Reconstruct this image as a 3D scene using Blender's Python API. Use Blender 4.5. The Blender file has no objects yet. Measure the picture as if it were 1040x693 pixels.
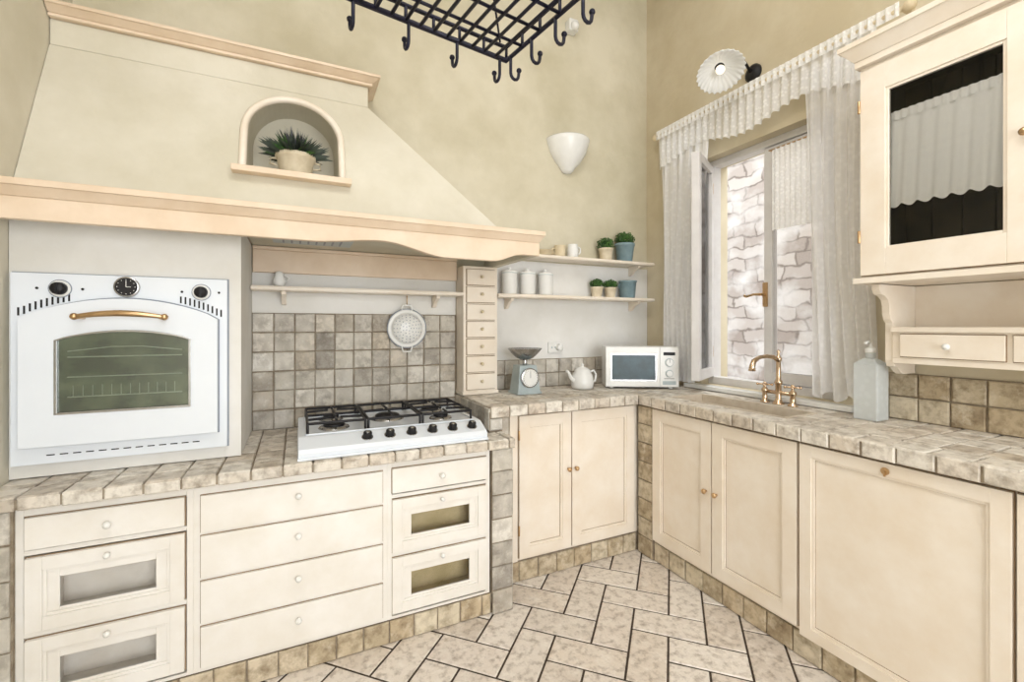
import bpy, bmesh, math, random
from mathutils import Vector, Matrix
random.seed(7)
pi=math.pi
def S(r,g,b,a=1):
    f=lambda c:(c/255/12.92) if c/255<=0.04045 else ((c/255+0.055)/1.055)**2.4
    return (f(r),f(g),f(b),a)

# ---------------------------------------------------------------- materials
def mat(name,col,rough=.5,metal=0,col2=None,scale=4,bump=0,bscale=60,spec=.5,island=None,contrast=(.35,.65),em=None,wash=None):
    m=bpy.data.materials.new(name); m.use_nodes=True
    nt=m.node_tree; N=nt.nodes; L=nt.links
    p=N['Principled BSDF']
    p.inputs['Roughness'].default_value=rough
    p.inputs['Metallic'].default_value=metal
    p.inputs['Specular IOR Level'].default_value=spec
    p.inputs['Base Color'].default_value=col
    tc=N.new('ShaderNodeTexCoord')
    out=None
    if island:
        g=N.new('ShaderNodeNewGeometry'); r=N.new('ShaderNodeValToRGB')
        els=r.color_ramp.elements
        els[0].color=island[0]; els[0].position=0
        els[1].color=island[-1]; els[1].position=1
        for i,c in enumerate(island[1:-1]):
            e=els.new((i+1)/(len(island)-1)); e.color=c
        L.new(g.outputs['Random Per Island'],r.inputs[0]); out=r.outputs[0]
    if col2:
        n=N.new('ShaderNodeTexNoise'); n.inputs['Scale'].default_value=scale; n.inputs['Detail'].default_value=6
        n.inputs['Roughness'].default_value=.62
        L.new(tc.outputs['Object'],n.inputs['Vector'])
        mr=N.new('ShaderNodeMapRange'); mr.inputs[1].default_value=contrast[0]; mr.inputs[2].default_value=contrast[1]
        L.new(n.outputs[0],mr.inputs[0])
        mx=N.new('ShaderNodeMix'); mx.data_type='RGBA'
        L.new(mr.outputs[0],mx.inputs[0])
        if out:
            mx.blend_type='MULTIPLY'; L.new(out,mx.inputs[6])
        else: mx.inputs[6].default_value=col
        mx.inputs[7].default_value=col2
        out=mx.outputs[2]
    if wash:
        n=N.new('ShaderNodeTexNoise'); n.inputs['Scale'].default_value=13; n.inputs['Detail'].default_value=8; n.inputs['Roughness'].default_value=.7
        L.new(tc.outputs['Object'],n.inputs['Vector'])
        mr=N.new('ShaderNodeMapRange'); mr.inputs[1].default_value=.5; mr.inputs[2].default_value=.66; mr.inputs[4].default_value=.75
        L.new(n.outputs[0],mr.inputs[0])
        mx=N.new('ShaderNodeMix'); mx.data_type='RGBA'
        L.new(mr.outputs[0],mx.inputs[0]);L.new(out,mx.inputs[6]);mx.inputs[7].default_value=wash
        out=mx.outputs[2]
    if out: L.new(out,p.inputs['Base Color'])
    if bump:
        n=N.new('ShaderNodeTexNoise'); n.inputs['Scale'].default_value=bscale; n.inputs['Detail'].default_value=5
        L.new(tc.outputs['Object'],n.inputs['Vector'])
        b=N.new('ShaderNodeBump'); b.inputs['Strength'].default_value=bump; b.inputs['Distance'].default_value=.01
        L.new(n.outputs[0],b.inputs['Height']); L.new(b.outputs[0],p.inputs['Normal'])
    if em:
        p.inputs['Emission Color'].default_value=col; p.inputs['Emission Strength'].default_value=em
    return m
WALL=mat('wall_plaster',S(214,207,186),.85,col2=S(192,184,158),scale=1.8,bump=.3,bscale=16)
WALLR=mat('wall_plaster_warm',S(214,204,180),.85,col2=S(196,183,154),scale=1.8,bump=.3,bscale=16)
CEIL=mat('ceiling_plaster',S(230,229,224),.85,col2=S(222,220,213),scale=1.6,bump=.1,bscale=18)
HOOD=mat('hood_plaster',S(219,214,199),.85,col2=S(204,198,179),scale=2,bump=.3,bscale=15)
WHITE=mat('white_plaster',S(230,229,226),.8,col2=S(220,218,212),scale=3,bump=.15,bscale=25)
CREAM=mat('cream_painted_wood',S(239,230,217),.42,col2=S(231,218,200),scale=5,bump=.04,bscale=50)
CREAM2=mat('cream_cool_painted_wood',S(238,235,230),.42,col2=S(230,225,216),scale=5,bump=.04,bscale=50)
PEACH=mat('mantel_wood',S(231,212,190),.45,col2=S(219,197,171),scale=5,bump=.04,bscale=40)
GAPM=mat('shadow_gap_glaze',S(158,134,106),.8,col2=S(136,112,86),scale=12)  # brown joint glaze with the shadow of the gaps painted in
ENAM=mat('white_enamel',S(230,236,243),.22,col2=S(226,232,240),scale=3)
ENAML=mat('contour_grey',S(140,148,162),.5,col2=S(126,134,148),scale=6)  # grey contour lines around oven body, door and knobs; also small details
CERAM=mat('white_ceramic',S(236,236,233),.25,col2=S(228,228,225),scale=8)
STONE=mat('tumbled_stone_tile',S(200,190,175),.7,col2=S(172,167,162),scale=26,bump=.6,bscale=45,contrast=(.42,.72),wash=S(224,219,208),
   island=[S(208,202,190),S(190,184,172),S(222,217,207),S(170,163,152),S(204,193,176),S(226,222,214),S(158,151,141),S(206,200,190)])
STONEC=mat('counter_stone_tile',S(200,190,175),.5,col2=S(166,157,148),scale=24,bump=.45,bscale=45,contrast=(.45,.74),wash=S(232,227,217),
   island=[S(222,214,201),S(204,195,182),S(230,225,215),S(194,184,170),S(214,203,188),S(232,228,219),S(206,194,176)])
STONEB=mat('brown_stone_tile',S(180,160,130),.7,col2=S(168,157,142),scale=24,bump=.6,bscale=45,contrast=(.42,.75),wash=S(218,206,184),
   island=[S(208,193,166),S(182,166,138),S(218,207,184),S(170,153,126),S(198,180,150),S(214,201,178)])
FLOORT=mat('floor_stone_tile',S(220,208,190),.5,col2=S(184,177,171),scale=30,bump=.5,bscale=35,contrast=(.48,.72),wash=S(236,229,219),
   island=[S(229,220,209),S(219,208,197),S(236,229,220),S(210,199,187),S(227,216,203)])
GROUT=mat('grout',S(160,148,130),.9,col2=S(126,112,94),scale=30)
GROUTD=mat('floor_grout',S(78,66,56),.9,col2=S(58,48,40),scale=30)
BLACK=mat('cast_iron',S(28,27,30),.5,.3,col2=S(20,19,22),scale=20)
RACK=mat('rack_wrought_iron',S(28,28,50),.45,.3,col2=S(18,18,32),scale=20)
CHROME=mat('brushed_steel',S(190,190,190),.25,1,col2=S(170,170,170),scale=20)
BRASS=mat('aged_brass',S(210,178,138),.3,1,col2=S(192,158,116),scale=20)
COPPER=mat('satin_brass',S(228,204,176),.25,1,col2=S(210,184,154),scale=20)
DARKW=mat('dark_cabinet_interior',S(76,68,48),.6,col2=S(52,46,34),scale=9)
WOODIN=mat('drawer_interior_wood',S(202,184,140),.6,col2=S(178,160,116),scale=9)
LIGHTIN=mat('drawer_interior_reflection',S(240,234,224),.6,col2=S(228,220,208),scale=9)  # whitish reflection of the drawer glass put into the interior colour
BLUEP=mat('blue_grey_zinc',S(128,150,156),.5,col2=S(106,130,138),scale=12)
GREYS=mat('grey_blue_paint',S(180,192,194),.35,col2=S(164,176,178),scale=12)
LEAF=mat('plant_leaf',S(84,124,58),.55,col2=S(44,80,34),scale=30)
LEAFD=mat('lavender_leaf',S(70,80,64),.6,col2=S(50,58,54),scale=30)
SOIL=mat('soil',S(60,44,32),.9,col2=S(44,32,24),scale=40)
TERRA=mat('cream_pot',S(226,214,190),.6,col2=S(208,194,166),scale=20)
STRAW=mat('straw_ceramic',S(224,210,180),.6,col2=S(208,192,160),scale=20)
PINKW=mat('window_frame_paint',S(222,220,219),.35,col2=S(212,209,208),scale=10)
def brickmat():
    m=bpy.data.materials.new('whitewashed_stone');m.use_nodes=True
    nt=m.node_tree;N=nt.nodes;L=nt.links;p=N['Principled BSDF'];p.inputs['Roughness'].default_value=.9
    tc=N.new('ShaderNodeTexCoord')
    sx=N.new('ShaderNodeSeparateXYZ');cx=N.new('ShaderNodeCombineXYZ')
    L.new(tc.outputs['Object'],sx.inputs[0]);L.new(sx.outputs[1],cx.inputs[0]);L.new(sx.outputs[2],cx.inputs[1])
    n=N.new('ShaderNodeTexNoise');n.inputs['Scale'].default_value=5;n.inputs['Detail'].default_value=4
    L.new(cx.outputs[0],n.inputs['Vector'])
    mx=N.new('ShaderNodeMix');mx.data_type='RGBA';mx.inputs[0].default_value=.13
    L.new(cx.outputs[0],mx.inputs[6]);L.new(n.outputs[1],mx.inputs[7])
    b=N.new('ShaderNodeTexBrick');b.inputs['Scale'].default_value=1;b.squash=1.5;b.squash_frequency=3
    b.inputs['Brick Width'].default_value=.22;b.inputs['Row Height'].default_value=.10;b.inputs['Mortar Size'].default_value=.014;b.inputs['Mortar Smooth'].default_value=1
    b.inputs['Color1'].default_value=S(176,168,162);b.inputs['Color2'].default_value=S(134,122,114);b.inputs['Mortar'].default_value=S(112,102,95)
    L.new(mx.outputs[2],b.inputs['Vector'])
    n2=N.new('ShaderNodeTexNoise');n2.inputs['Scale'].default_value=3.5;n2.inputs['Detail'].default_value=6
    L.new(cx.outputs[0],n2.inputs['Vector'])
    mr=N.new('ShaderNodeMapRange');mr.inputs[1].default_value=.44;mr.inputs[2].default_value=.66
    L.new(n2.outputs[0],mr.inputs[0])
    m2=N.new('ShaderNodeMix');m2.data_type='RGBA';m2.inputs[7].default_value=S(190,186,183)
    L.new(mr.outputs[0],m2.inputs[0]);L.new(b.outputs[0],m2.inputs[6])
    L.new(m2.outputs[2],p.inputs['Base Color'])
    bp=N.new('ShaderNodeBump');bp.inputs['Strength'].default_value=.6;bp.inputs['Distance'].default_value=.03
    L.new(n2.outputs[0],bp.inputs['Height']);L.new(bp.outputs[0],p.inputs['Normal'])
    return m
BRICKW=brickmat()
def glassmat(name,tint=(1,1,1,1),gl=.12,rough=.02):
    m=bpy.data.materials.new(name);m.use_nodes=True;nt=m.node_tree;N=nt.nodes;L=nt.links
    N.remove(N['Principled BSDF']);o=N['Material Output']
    t=N.new('ShaderNodeBsdfTransparent');t.inputs[0].default_value=tint
    g=N.new('ShaderNodeBsdfGlossy');g.inputs['Roughness'].default_value=rough
    fr=N.new('ShaderNodeFresnel');fr.inputs[0].default_value=1.45
    mx=N.new('ShaderNodeMixShader');ad=N.new('ShaderNodeMath');ad.operation='ADD';ad.inputs[1].default_value=gl
    L.new(fr.outputs[0],ad.inputs[0]);L.new(ad.outputs[0],mx.inputs[0])
    L.new(t.outputs[0],mx.inputs[1]);L.new(g.outputs[0],mx.inputs[2]);L.new(mx.outputs[0],o.inputs[0])
    return m
GLASS=glassmat('clear_glass',gl=-.02)
OVENG=glassmat('oven_tinted_glass',tint=S(236,240,234),gl=.06,rough=.06)
def sheer(name,op=.6,amp=.1,col=(248,248,246),sc=34,tl=.55):
    m=bpy.data.materials.new(name);m.use_nodes=True;nt=m.node_tree;N=nt.nodes;L=nt.links
    N.remove(N['Principled BSDF']);o=N['Material Output']
    t=N.new('ShaderNodeBsdfTransparent')
    d=N.new('ShaderNodeBsdfDiffuse');d.inputs[0].default_value=S(*col)
    tr=N.new('ShaderNodeBsdfTranslucent');tr.inputs[0].default_value=S(*col)
    a=N.new('ShaderNodeMixShader');a.inputs[0].default_value=tl
    L.new(d.outputs[0],a.inputs[1]);L.new(tr.outputs[0],a.inputs[2])
    mx=N.new('ShaderNodeMixShader');L.new(t.outputs[0],mx.inputs[1]);L.new(a.outputs[0],mx.inputs[2])
    tc=N.new('ShaderNodeTexCoord');v=N.new('ShaderNodeTexVoronoi');v.inputs['Scale'].default_value=sc
    L.new(tc.outputs['Object'],v.inputs['Vector'])
    mr=N.new('ShaderNodeMapRange');mr.inputs[1].default_value=.2;mr.inputs[2].default_value=.5
    mr.inputs[3].default_value=op+amp;mr.inputs[4].default_value=op-amp
    L.new(v.outputs[0],mr.inputs[0]);L.new(mr.outputs[0],mx.inputs[0]);L.new(mx.outputs[0],o.inputs[0])
    return m
SHEER=sheer('sheer_curtain',.90,.03,(254,254,255),tl=.25); LACE=sheer('dense_lace',.92,.07,(253,253,252),sc=60,tl=.3); VAL=sheer('valance_lace',.8,.08,(254,254,254),sc=50,tl=.3)
SHEERW=sheer('window_sheer_curtain',.74,.03,(254,254,255),tl=.42)
LACEC=sheer('cabinet_lace',.99,.01,(254,254,252),sc=60,tl=.05)
BOTTLE=sheer('frosted_bottle',.62,.02,(234,239,240),tl=.3)

# ---------------------------------------------------------------- builder
MR=Matrix(((0,1,0,0),(-1,0,0,0),(0,0,1,0),(0,0,0,1)))
class B:
    def __init__(s,name): s.n=name;s.bm=bmesh.new();s.ms=[];s.mi=0;s.M=Matrix.Identity(4)
    def m(s,mt):
        if mt not in s.ms: s.ms.append(mt)
        s.mi=s.ms.index(mt); return s
    def v(s,c): return s.bm.verts.new(s.M@Vector(c))
    def f(s,vs,sm=False):
        try: f=s.bm.faces.new(vs)
        except ValueError: return
        f.material_index=s.mi;f.smooth=sm;return f
    def box(s,x0,x1,y0,y1,z0,z1):
        if x0>x1:x0,x1=x1,x0
        if y0>y1:y0,y1=y1,y0
        if z0>z1:z0,z1=z1,z0
        c=[s.v(p) for p in [(x0,y0,z0),(x1,y0,z0),(x1,y1,z0),(x0,y1,z0),(x0,y0,z1),(x1,y0,z1),(x1,y1,z1),(x0,y1,z1)]]
        for q in [(3,2,1,0),(4,5,6,7),(0,1,5,4),(1,2,6,5),(2,3,7,6),(3,0,4,7)]: s.f([c[i] for i in q])
    def frus(s,b,t):
        x0,x1,y0,y1,z0=b;X0,X1,Y0,Y1,z1=t
        c=[s.v(p) for p in [(x0,y0,z0),(x1,y0,z0),(x1,y1,z0),(x0,y1,z0),(X0,Y0,z1),(X1,Y0,z1),(X1,Y1,z1),(X0,Y1,z1)]]
        for q in [(3,2,1,0),(4,5,6,7),(0,1,5,4),(1,2,6,5),(2,3,7,6),(3,0,4,7)]: s.f([c[i] for i in q])
    def tile(s,o,eu,ev,n,wu,wv,th,ch=.003):
        o=Vector(o);eu=Vector(eu);ev=Vector(ev);n=Vector(n)
        b=[s.v(o+eu*a+ev*c) for a,c in ((0,0),(wu,0),(wu,wv),(0,wv))]
        m_=[s.v(o+eu*a+ev*c+n*(th-ch)) for a,c in ((0,0),(wu,0),(wu,wv),(0,wv))]
        r=lambda:ch*random.uniform(.7,1.6)
        t=[s.v(o+eu*a+ev*c+n*th) for a,c in ((r(),r()),(wu-r(),r()),(wu-r(),wv-r()),(r(),wv-r()))]
        s.f(t)
        for i in range(4):
            j=(i+1)%4
            s.f([b[i],b[j],m_[j],m_[i]]);s.f([m_[i],m_[j],t[j],t[i]])
    def field(s,o,eu,ev,n,LU,LV,sz,th=.008,gap=.006,su=None,skip=None,ch=.0035):
        o=Vector(o);eu=Vector(eu);ev=Vector(ev)
        su=su or sz;u=0
        while u<LU-.012:
            wu=min(su,LU-u);v=0
            while v<LV-.012:
                wv=min(sz,LV-v)
                c=o+eu*(u+wu/2)+ev*(v+wv/2)
                if not(skip and skip(c)):
                    j=lambda:random.uniform(-.0014,.0014)
                    s.tile(o+eu*(u+gap/2+j())+ev*(v+gap/2+j()),eu,ev,n,wu-gap,wv-gap,th+random.uniform(-.001,.001),ch)
                v+=sz
            u+=su
    def prism(s,pts,ax,d0,d1,sm=False):
        def P(a,b,d): return {'x':(d,a,b),'y':(a,d,b),'z':(a,b,d)}[ax]
        A=[s.v(P(a,b,d0)) for a,b in pts];C=[s.v(P(a,b,d1)) for a,b in pts]
        s.f(A[::-1]);s.f(C);n=len(pts)
        for i in range(n): s.f([A[i],A[(i+1)%n],C[(i+1)%n],C[i]],sm)
    def lathe(s,prof,c=(0,0,0),n=24,ax=None,a0=0,a1=2*pi,rib=0,ribn=0):
        M=Matrix.Translation(Vector(c))
        if ax is not None: M=M@Vector((0,0,1)).rotation_difference(Vector(ax)).to_matrix().to_4x4()
        full=abs(a1-a0-2*pi)<1e-4
        k=n if full else n+1;rings=[]
        for r,z in prof:
            if r<1e-5: rings.append([s.v(M@Vector((0,0,z)))]);continue
            ring=[]
            for i in range(k):
                a=a0+(a1-a0)*i/n
                rr=r*(1+rib*math.cos(ribn*a)) if rib else r
                zz=z+(rib*r*.9*math.cos(ribn*a) if rib else 0)
                ring.append(s.v(M@Vector((rr*math.cos(a),rr*math.sin(a),zz))))
            rings.append(ring)
        for A,C in zip(rings,rings[1:]):
            if len(A)==1 and len(C)==1: continue
            for i in range(n):
                j=(i+1)%k
                if len(A)==1: s.f([A[0],C[i],C[j]],True)
                elif len(C)==1: s.f([A[i],A[j],C[0]],True)
                else: s.f([A[i],A[j],C[j],C[i]],True)
        if full:
            if len(rings[0])>1: s.f(rings[0][::-1])
            if len(rings[-1])>1: s.f(rings[-1])
    def cyl(s,c,r,h,ax=(0,0,1),n=20): s.lathe([(r,0),(r,h)],c,n,ax)
    def ball(s,c,r,n=14,sz=1,ax=None):
        s.lathe([(r*math.sin(pi*i/8),-r*math.cos(pi*i/8)*sz) for i in range(9)],c,n,ax)
    def tube(s,path,r,n=8,closed=False):
        P=[Vector(p) for p in path];m=len(P);rings=[];up=None
        for i in range(m):
            if closed: t=P[(i+1)%m]-P[i-1]
            else: t=P[min(i+1,m-1)]-P[max(i-1,0)]
            t.normalize()
            if up is None:
                up=Vector((0,0,1)) if abs(t.z)<.9 else Vector((1,0,0))
            a=(up-t*up.dot(t)); 
            if a.length<1e-4: a=t.orthogonal()
            a.normalize();up=a;b_=t.cross(a)
            rr=r[i] if isinstance(r,(list,tuple)) else r
            rings.append([s.v(P[i]+a*rr*math.cos(2*pi*k/n)+b_*rr*math.sin(2*pi*k/n)) for k in range(n)])
        rng=range(m) if closed else range(m-1)
        for i in rng:
            A=rings[i];C=rings[(i+1)%m]
            for k in range(n): s.f([A[k],A[(k+1)%n],C[(k+1)%n],C[k]],True)
        if not closed: s.f(rings[0][::-1]);s.f(rings[-1])
    def grid(s,fn,nu,nv,sm=True):
        G=[[s.v(fn(i/nu,j/nv)) for j in range(nv+1)] for i in range(nu+1)]
        for i in range(nu):
            for j in range(nv): s.f([G[i][j],G[i+1][j],G[i+1][j+1],G[i][j+1]],sm)
    def leaves(s,c,R,n,ln,w,up=.4,droop=.3):
        c=Vector(c)
        for i in range(n):
            a=random.uniform(0,2*pi);e=random.uniform(up,1.5)
            d=Vector((math.cos(a)*math.cos(e),math.sin(a)*math.cos(e),math.sin(e)))
            b0=c+Vector((math.cos(a),math.sin(a),0))*R*random.random()*.6
            l=ln*random.uniform(.6,1.1);side=d.cross(Vector((0,0,1)))
            if side.length<.01: side=Vector((1,0,0))
            side.normalize();side=side*w
            p1=b0+d*l*.5;p2=b0+d*l-Vector((0,0,1))*droop*l*math.cos(e)
            s.f([s.v(b0-side*.2),s.v(b0+side*.2),s.v(p1+side),s.v(p2),s.v(p1-side)])
    def bush(s,c,R,n,w,sq=.8):
        c=Vector(c)
        for i in range(n):
            d=Vector((random.gauss(0,1),random.gauss(0,1),random.gauss(0,1)+.3)).normalized()
            p=c+Vector((d.x*R,d.y*R,d.z*R*sq))*random.uniform(.45,1.1)
            t=Vector((random.gauss(0,1),random.gauss(0,1),random.gauss(0,1))).normalized()
            u=t.cross(d)
            if u.length<.05: continue
            u.normalize();q=d.cross(u)
            s.f([s.v(p-u*w),s.v(p+(d*.6-q*.6)*w),s.v(p+u*w),s.v(p+(q*.8+d*.5)*w)])
    def done(s,bevel=0,seg=2,recalc=True):
        if recalc: bmesh.ops.recalc_face_normals(s.bm,faces=s.bm.faces)
        me=bpy.data.meshes.new(s.n);s.bm.to_mesh(me);s.bm.free()
        for m_ in s.ms: me.materials.append(m_)
        o=bpy.data.objects.new(s.n,me);bpy.context.scene.collection.objects.link(o)
        if bevel:
            md=o.modifiers.new('bevel','BEVEL');md.width=bevel;md.segments=seg;md.limit_method='ANGLE';md.angle_limit=math.radians(50)
        return o
def knob(b,x,y,z,r=.012,mt=None):
    b.m(mt or CERAM);b.lathe([(r*.45,0),(r*.4,.008),(r*.75,.012),(r,.018),(r*.9,.024),(r*.4,.028),(0,.029)],(x,y,z),14,(0,-1,0))
def gapb(b,x0,x1,z0,z1,y,g=.003):
    b.m(GAPM)
    b.box(x0-g,x0+.002,y,y+.003,z0-g,z1+g);b.box(x1-.002,x1+g,y,y+.003,z0-g,z1+g)
    b.box(x0+.002,x1-.002,y,y+.003,z0-g,z0+.002);b.box(x0+.002,x1-.002,y,y+.003,z1-.002,z1+g)
def panel(b,x0,x1,z0,z1,y,fr=.06,th=.02,rec=.012,mt=CREAM,cut=False,glass=None,frz=None):
    frz=frz or fr
    gapb(b,x0,x1,z0,z1,y+th-.007)
    b.m(mt)
    b.box(x0,x0+fr,y,y+th,z0,z1);b.box(x1-fr,x1,y,y+th,z0,z1)
    b.box(x0+fr,x1-fr,y,y+th,z0,z0+frz);b.box(x0+fr,x1-fr,y,y+th,z1-frz,z1)
    i0,i1,j0,j1=x0+fr,x1-fr,z0+frz,z1-frz;w=.010;q=y+rec*.4
    b.box(i0,i0+w,q,y+th,j0,j1);b.box(i1-w,i1,q,y+th,j0,j1)
    b.box(i0+w,i1-w,q,y+th,j0,j0+w);b.box(i0+w,i1-w,q,y+th,j1-w,j1)
    if not cut:
        b.box(i0+w,i1-w,y+rec,y+th-.001,j0+w,j1-w)
        b.m(GAPM);g=.0022;i0+=w;i1-=w;j0+=w;j1-=w;q=y+rec-.0008
        b.box(i0,i0+g,q,q+.001,j0,j1);b.box(i1-g,i1,q,q+.001,j0,j1);b.box(i0+g,i1-g,q,q+.001,j0,j0+g);b.box(i0+g,i1-g,q,q+.001,j1-g,j1)
    elif glass: b.m(glass);b.box(i0+w,i1-w,y+th*.5,y+th*.5+.003,j0+w,j1-w)

H=1.35
XL,XR,YB,YF,ZC=-.89,2.37,2.62,-2.6,4.1
XS=XL+.002
# ---------------------------------------------------------------- shell
b=B('floor');b.m(GROUTD);b.box(XL,XR,YF,YB,-.1,-.004)
b.m(FLOORT)
w=.155;c45=math.cos(pi/4)
def rot(x,y): return (c45*x-c45*y+.8,c45*x+c45*y+.6)
for i in range(-30,31):
    for j in range(-16,17):
        bx,by=(i+2*j)*w,(i-2*j)*w
        for (x,y,lx,ly) in ((bx,by,2*w,w),(bx,by+w,w,2*w)):
            cx,cy=rot(x+lx/2,y+ly/2)
            if XL+.16<cx<XR-.16 and YF+.16<cy<YB-.16:
                ox,oy=rot(x+.0045,y+.0045)
                b.tile((ox,oy,-.006),(c45,c45,0),(-c45,c45,0),(0,0,1),lx-.009,ly-.009,.006+random.uniform(-.0006,.0006),.003)
b.done()
b=B('wall_back');b.m(WALL);b.box(XL-.2,XR+.25,YB,YB+.2,-.1,ZC);b.done()
b=B('wall_left');b.m(HOOD);b.box(XL-.2,XL,YF,YB,-.1,ZC);b.done()
b=B('ceiling');b.m(CEIL);b.box(XL-.2,XR+.25,YF-.2,YB+.2,ZC,ZC+.1)
for i in range(5): b.m(PEACH);b.box(XL,XR,-2.2+i*1.05,-2.06+i*1.05,ZC-.16,ZC)
b.done()
WY0,WY1,WZ0,WZ1=1.31,2.12,.975,2.42
b=B('wall_right');b.m(WALLR)
b.box(XR,XR+.25,YF,WY0,-.1,ZC);b.box(XR,XR+.25,WY1,YB,-.1,ZC)
b.box(XR,XR+.25,WY0,WY1,-.1,WZ0);b.box(XR,XR+.25,WY0,WY1,WZ1,ZC);b.done()
b=B('wall_front');b.m(CEIL)  # unseen wall behind the camera, its opening added to let daylight in
b.box(XL,-.5,YF-.2,YF,-.1,ZC);b.box(2.0,XR,YF-.2,YF,-.1,ZC);b.box(-.5,2.0,YF-.2,YF,2.9,ZC);b.box(-.5,2.0,YF-.2,YF,-.1,.3);b.done()
b=B('courtyard_wall');b.m(BRICKW);b.box(3.9,4.1,-1,6,-.5,4.5);b.done()
b=B('courtyard_ground');b.m(STONEB);b.box(2.64,3.9,-1,6,-.5,-.4);b.done()

# ---------------------------------------------------------------- window
def sash(b,w_,z0,z1):
    b.m(PINKW);f=.05
    b.box(0,f,-.045,0,z0,z1);b.box(w_-f,w_,-.045,0,z0,z1);b.box(f,w_-f,-.045,0,z0,z0+f*1.2);b.box(f,w_-f,-.045,0,z1-f,z1)
    b.m(GLASS);b.box(f,w_-f,-.024,-.020,z0+f*1.2,z1-f)
b=B('window_1');b.m(PINKW)
fx0,fx1=2.44,2.51
b.box(fx0,fx1,WY0,WY0+.04,WZ0,WZ1);b.box(fx0,fx1,WY1-.04,WY1,WZ0,WZ1)
b.box(fx0,fx1,WY0+.04,WY1-.04,WZ1-.04,WZ1);b.box(fx0,fx1,WY0+.04,WY1-.04,WZ0,WZ0+.045)
z0,z1=WZ0+.05,WZ1-.045
ym=(WY0+WY1)/2
b.M=Matrix.Translation((2.45,ym+.02,0))@Matrix(((0,-1,0,0),(-1,0,0,0),(0,0,1,0),(0,0,0,1)))
sash(b,ym+.02-WY0-.045,z0,z1)
b.M=Matrix.Identity(4)
ang=math.radians(62);d=Vector((-math.sin(ang),-math.cos(ang),0));n=Vector((-d.y,d.x,0))
b.M=Matrix(((d.x,n.x,0,2.44),(d.y,n.y,0,WY1-.045),(0,0,1,0),(0,0,0,1)))
sash(b,.36,z0,z1)
b.M=Matrix.Identity(4)
b.m(BRASS);b.box(2.438,2.45,ym-.005,ym+.022,1.46,1.60);b.cyl((2.44,ym+.008,1.53),.008,.04,(-1,0,0))
b.tube([(2.40,ym+.008,1.53),(2.40,ym+.05,1.532),(2.405,ym+.10,1.522),(2.405,ym+.115,1.53)],[.008,.007,.007,.009])
for zz in (1.15,2.2): b.cyl((2.425,WY1-.045,zz),.008,.07)
b.done(.003)
C1,C2=.82,.945
b=B('window_sill');b.m(CERAM);b.box(2.305,2.44,1.2,2.2,C2+.003,.974);b.done(.004)

# ---------------------------------------------------------------- curtains
b=B('lace_curtain');b.m(SHEER)
def cl(u,v):
    y0=2.42;wd=.42-.17*min(1,v*1.4)+.02*v
    y=y0-.04*v-u*wd
    A=.009+.006*min(1,v*2)
    return (2.318+A*math.sin(u*2*pi*6+math.sin(v*5))+.003*math.sin(u*2*pi*15+v*3),y,2.64-v*1.66)
b.grid(cl,130,30);b.done()
b=B('lace_curtain');b.m(SHEERW)
def cr(u,v):
    y1=1.42-.05*v;wd=.31-.03*math.sin(v*pi)-.02*v
    y=y1-u*wd
    return (2.31+(.012+.012*v)*math.sin(u*2*pi*5+math.sin(v*4))+.004*math.sin(u*2*pi*15+v*3),y,2.64-v*1.63-(0.02*math.sin(u*20) if v>.95 else 0))
b.grid(cr,130,30);b.done()
b=B('lace_valance');b.m(VAL)
def cv(u,v):
    y=2.42-u*1.32
    return (2.30+.010*math.sin(u*2*pi*26+v),y,2.70-v*(.22+.03*math.cos(u*2*pi*2)+.006*math.sin(u*2*pi*26)))
b.grid(cv,300,8)
b.m(LACE)
def cvr(u,v):
    return (2.285+.012*math.sin(u*2*pi*42),2.43-u*1.42,2.715-v*.06+.006*math.sin(u*2*pi*42))
b.grid(cvr,330,4);b.done()
b=B('curtain_rod');b.m(STRAW);b.cyl((2.30,2.45,2.685),.011,1.46,(0,-1,0),12)
b.ball((2.30,.98,2.685),.024);b.ball((2.30,2.455,2.685),.022)
for y in (1.0,2.42): b.box(2.30,2.37,y-.01,y+.01,2.675,2.695)
b.done()
b=B('cafe_curtain');b.m(LACE)
b.grid(lambda u,v:(2.385+.006*math.sin(u*2*pi*9),1.64-u*.26,2.33-v*.45),60,8)
b.m(BRASS);b.cyl((2.385,1.66,2.33),.004,.30,(0,-1,0),8);b.box(2.385,2.408,1.655,1.66,2.327,2.333);b.box(2.385,2.408,1.36,1.365,2.327,2.333);b.done()

# ---------------------------------------------------------------- left counter & cabinets
b=B('tiled_countertop');b.m(GROUT)
b.box(XS,.925,1.915,2.065,C1-.04,C1-.008);b.box(XS,.865,2.065,YB-.001,C1-.04,C1-.008)
b.m(STONEC)
b.field((XS,1.91,C1-.008),(1,0,0),(0,1,0),(0,0,1),1.818,.16,.105)
b.field((XS,2.07,C1-.008),(1,0,0),(0,1,0),(0,0,1),1.753,.55,.105)
b.field((XS,1.915,C1-.046),(1,0,0),(0,0,1),(0,-1,0),1.818,.044,.105,su=.105,th=.007,ch=.004)
b.field((.925,1.915,C1-.046),(0,1,0),(0,0,1),(1,0,0),.15,.044,.105,th=.007)
b.done()
b=B('drawer_cabinet');yf=1.94
def ucarc(b,x0,x1,cuts,inner):
    b.m(CREAM2)
    b.box(x0,x0+.02,yf+.012,2.55,.1,.775);b.box(x1-.02,x1,yf+.012,2.55,.1,.775)
    b.box(x0+.02,x1-.02,yf+.012,2.55,.1,.112);b.box(x0+.02,x1-.02,yf+.012,2.55,.745,.775)
    for z in cuts: b.box(x0+.02,x1-.02,yf+.012,2.5,z-.008,z+.008)
    b.m(inner);b.box(x0+.02,x1-.02,2.28,2.3,.112,.745)
ucarc(b,-.80,-.335,(.627,.365),LIGHTIN);ucarc(b,.345,.815,(.622,.373),WOODIN)
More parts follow.
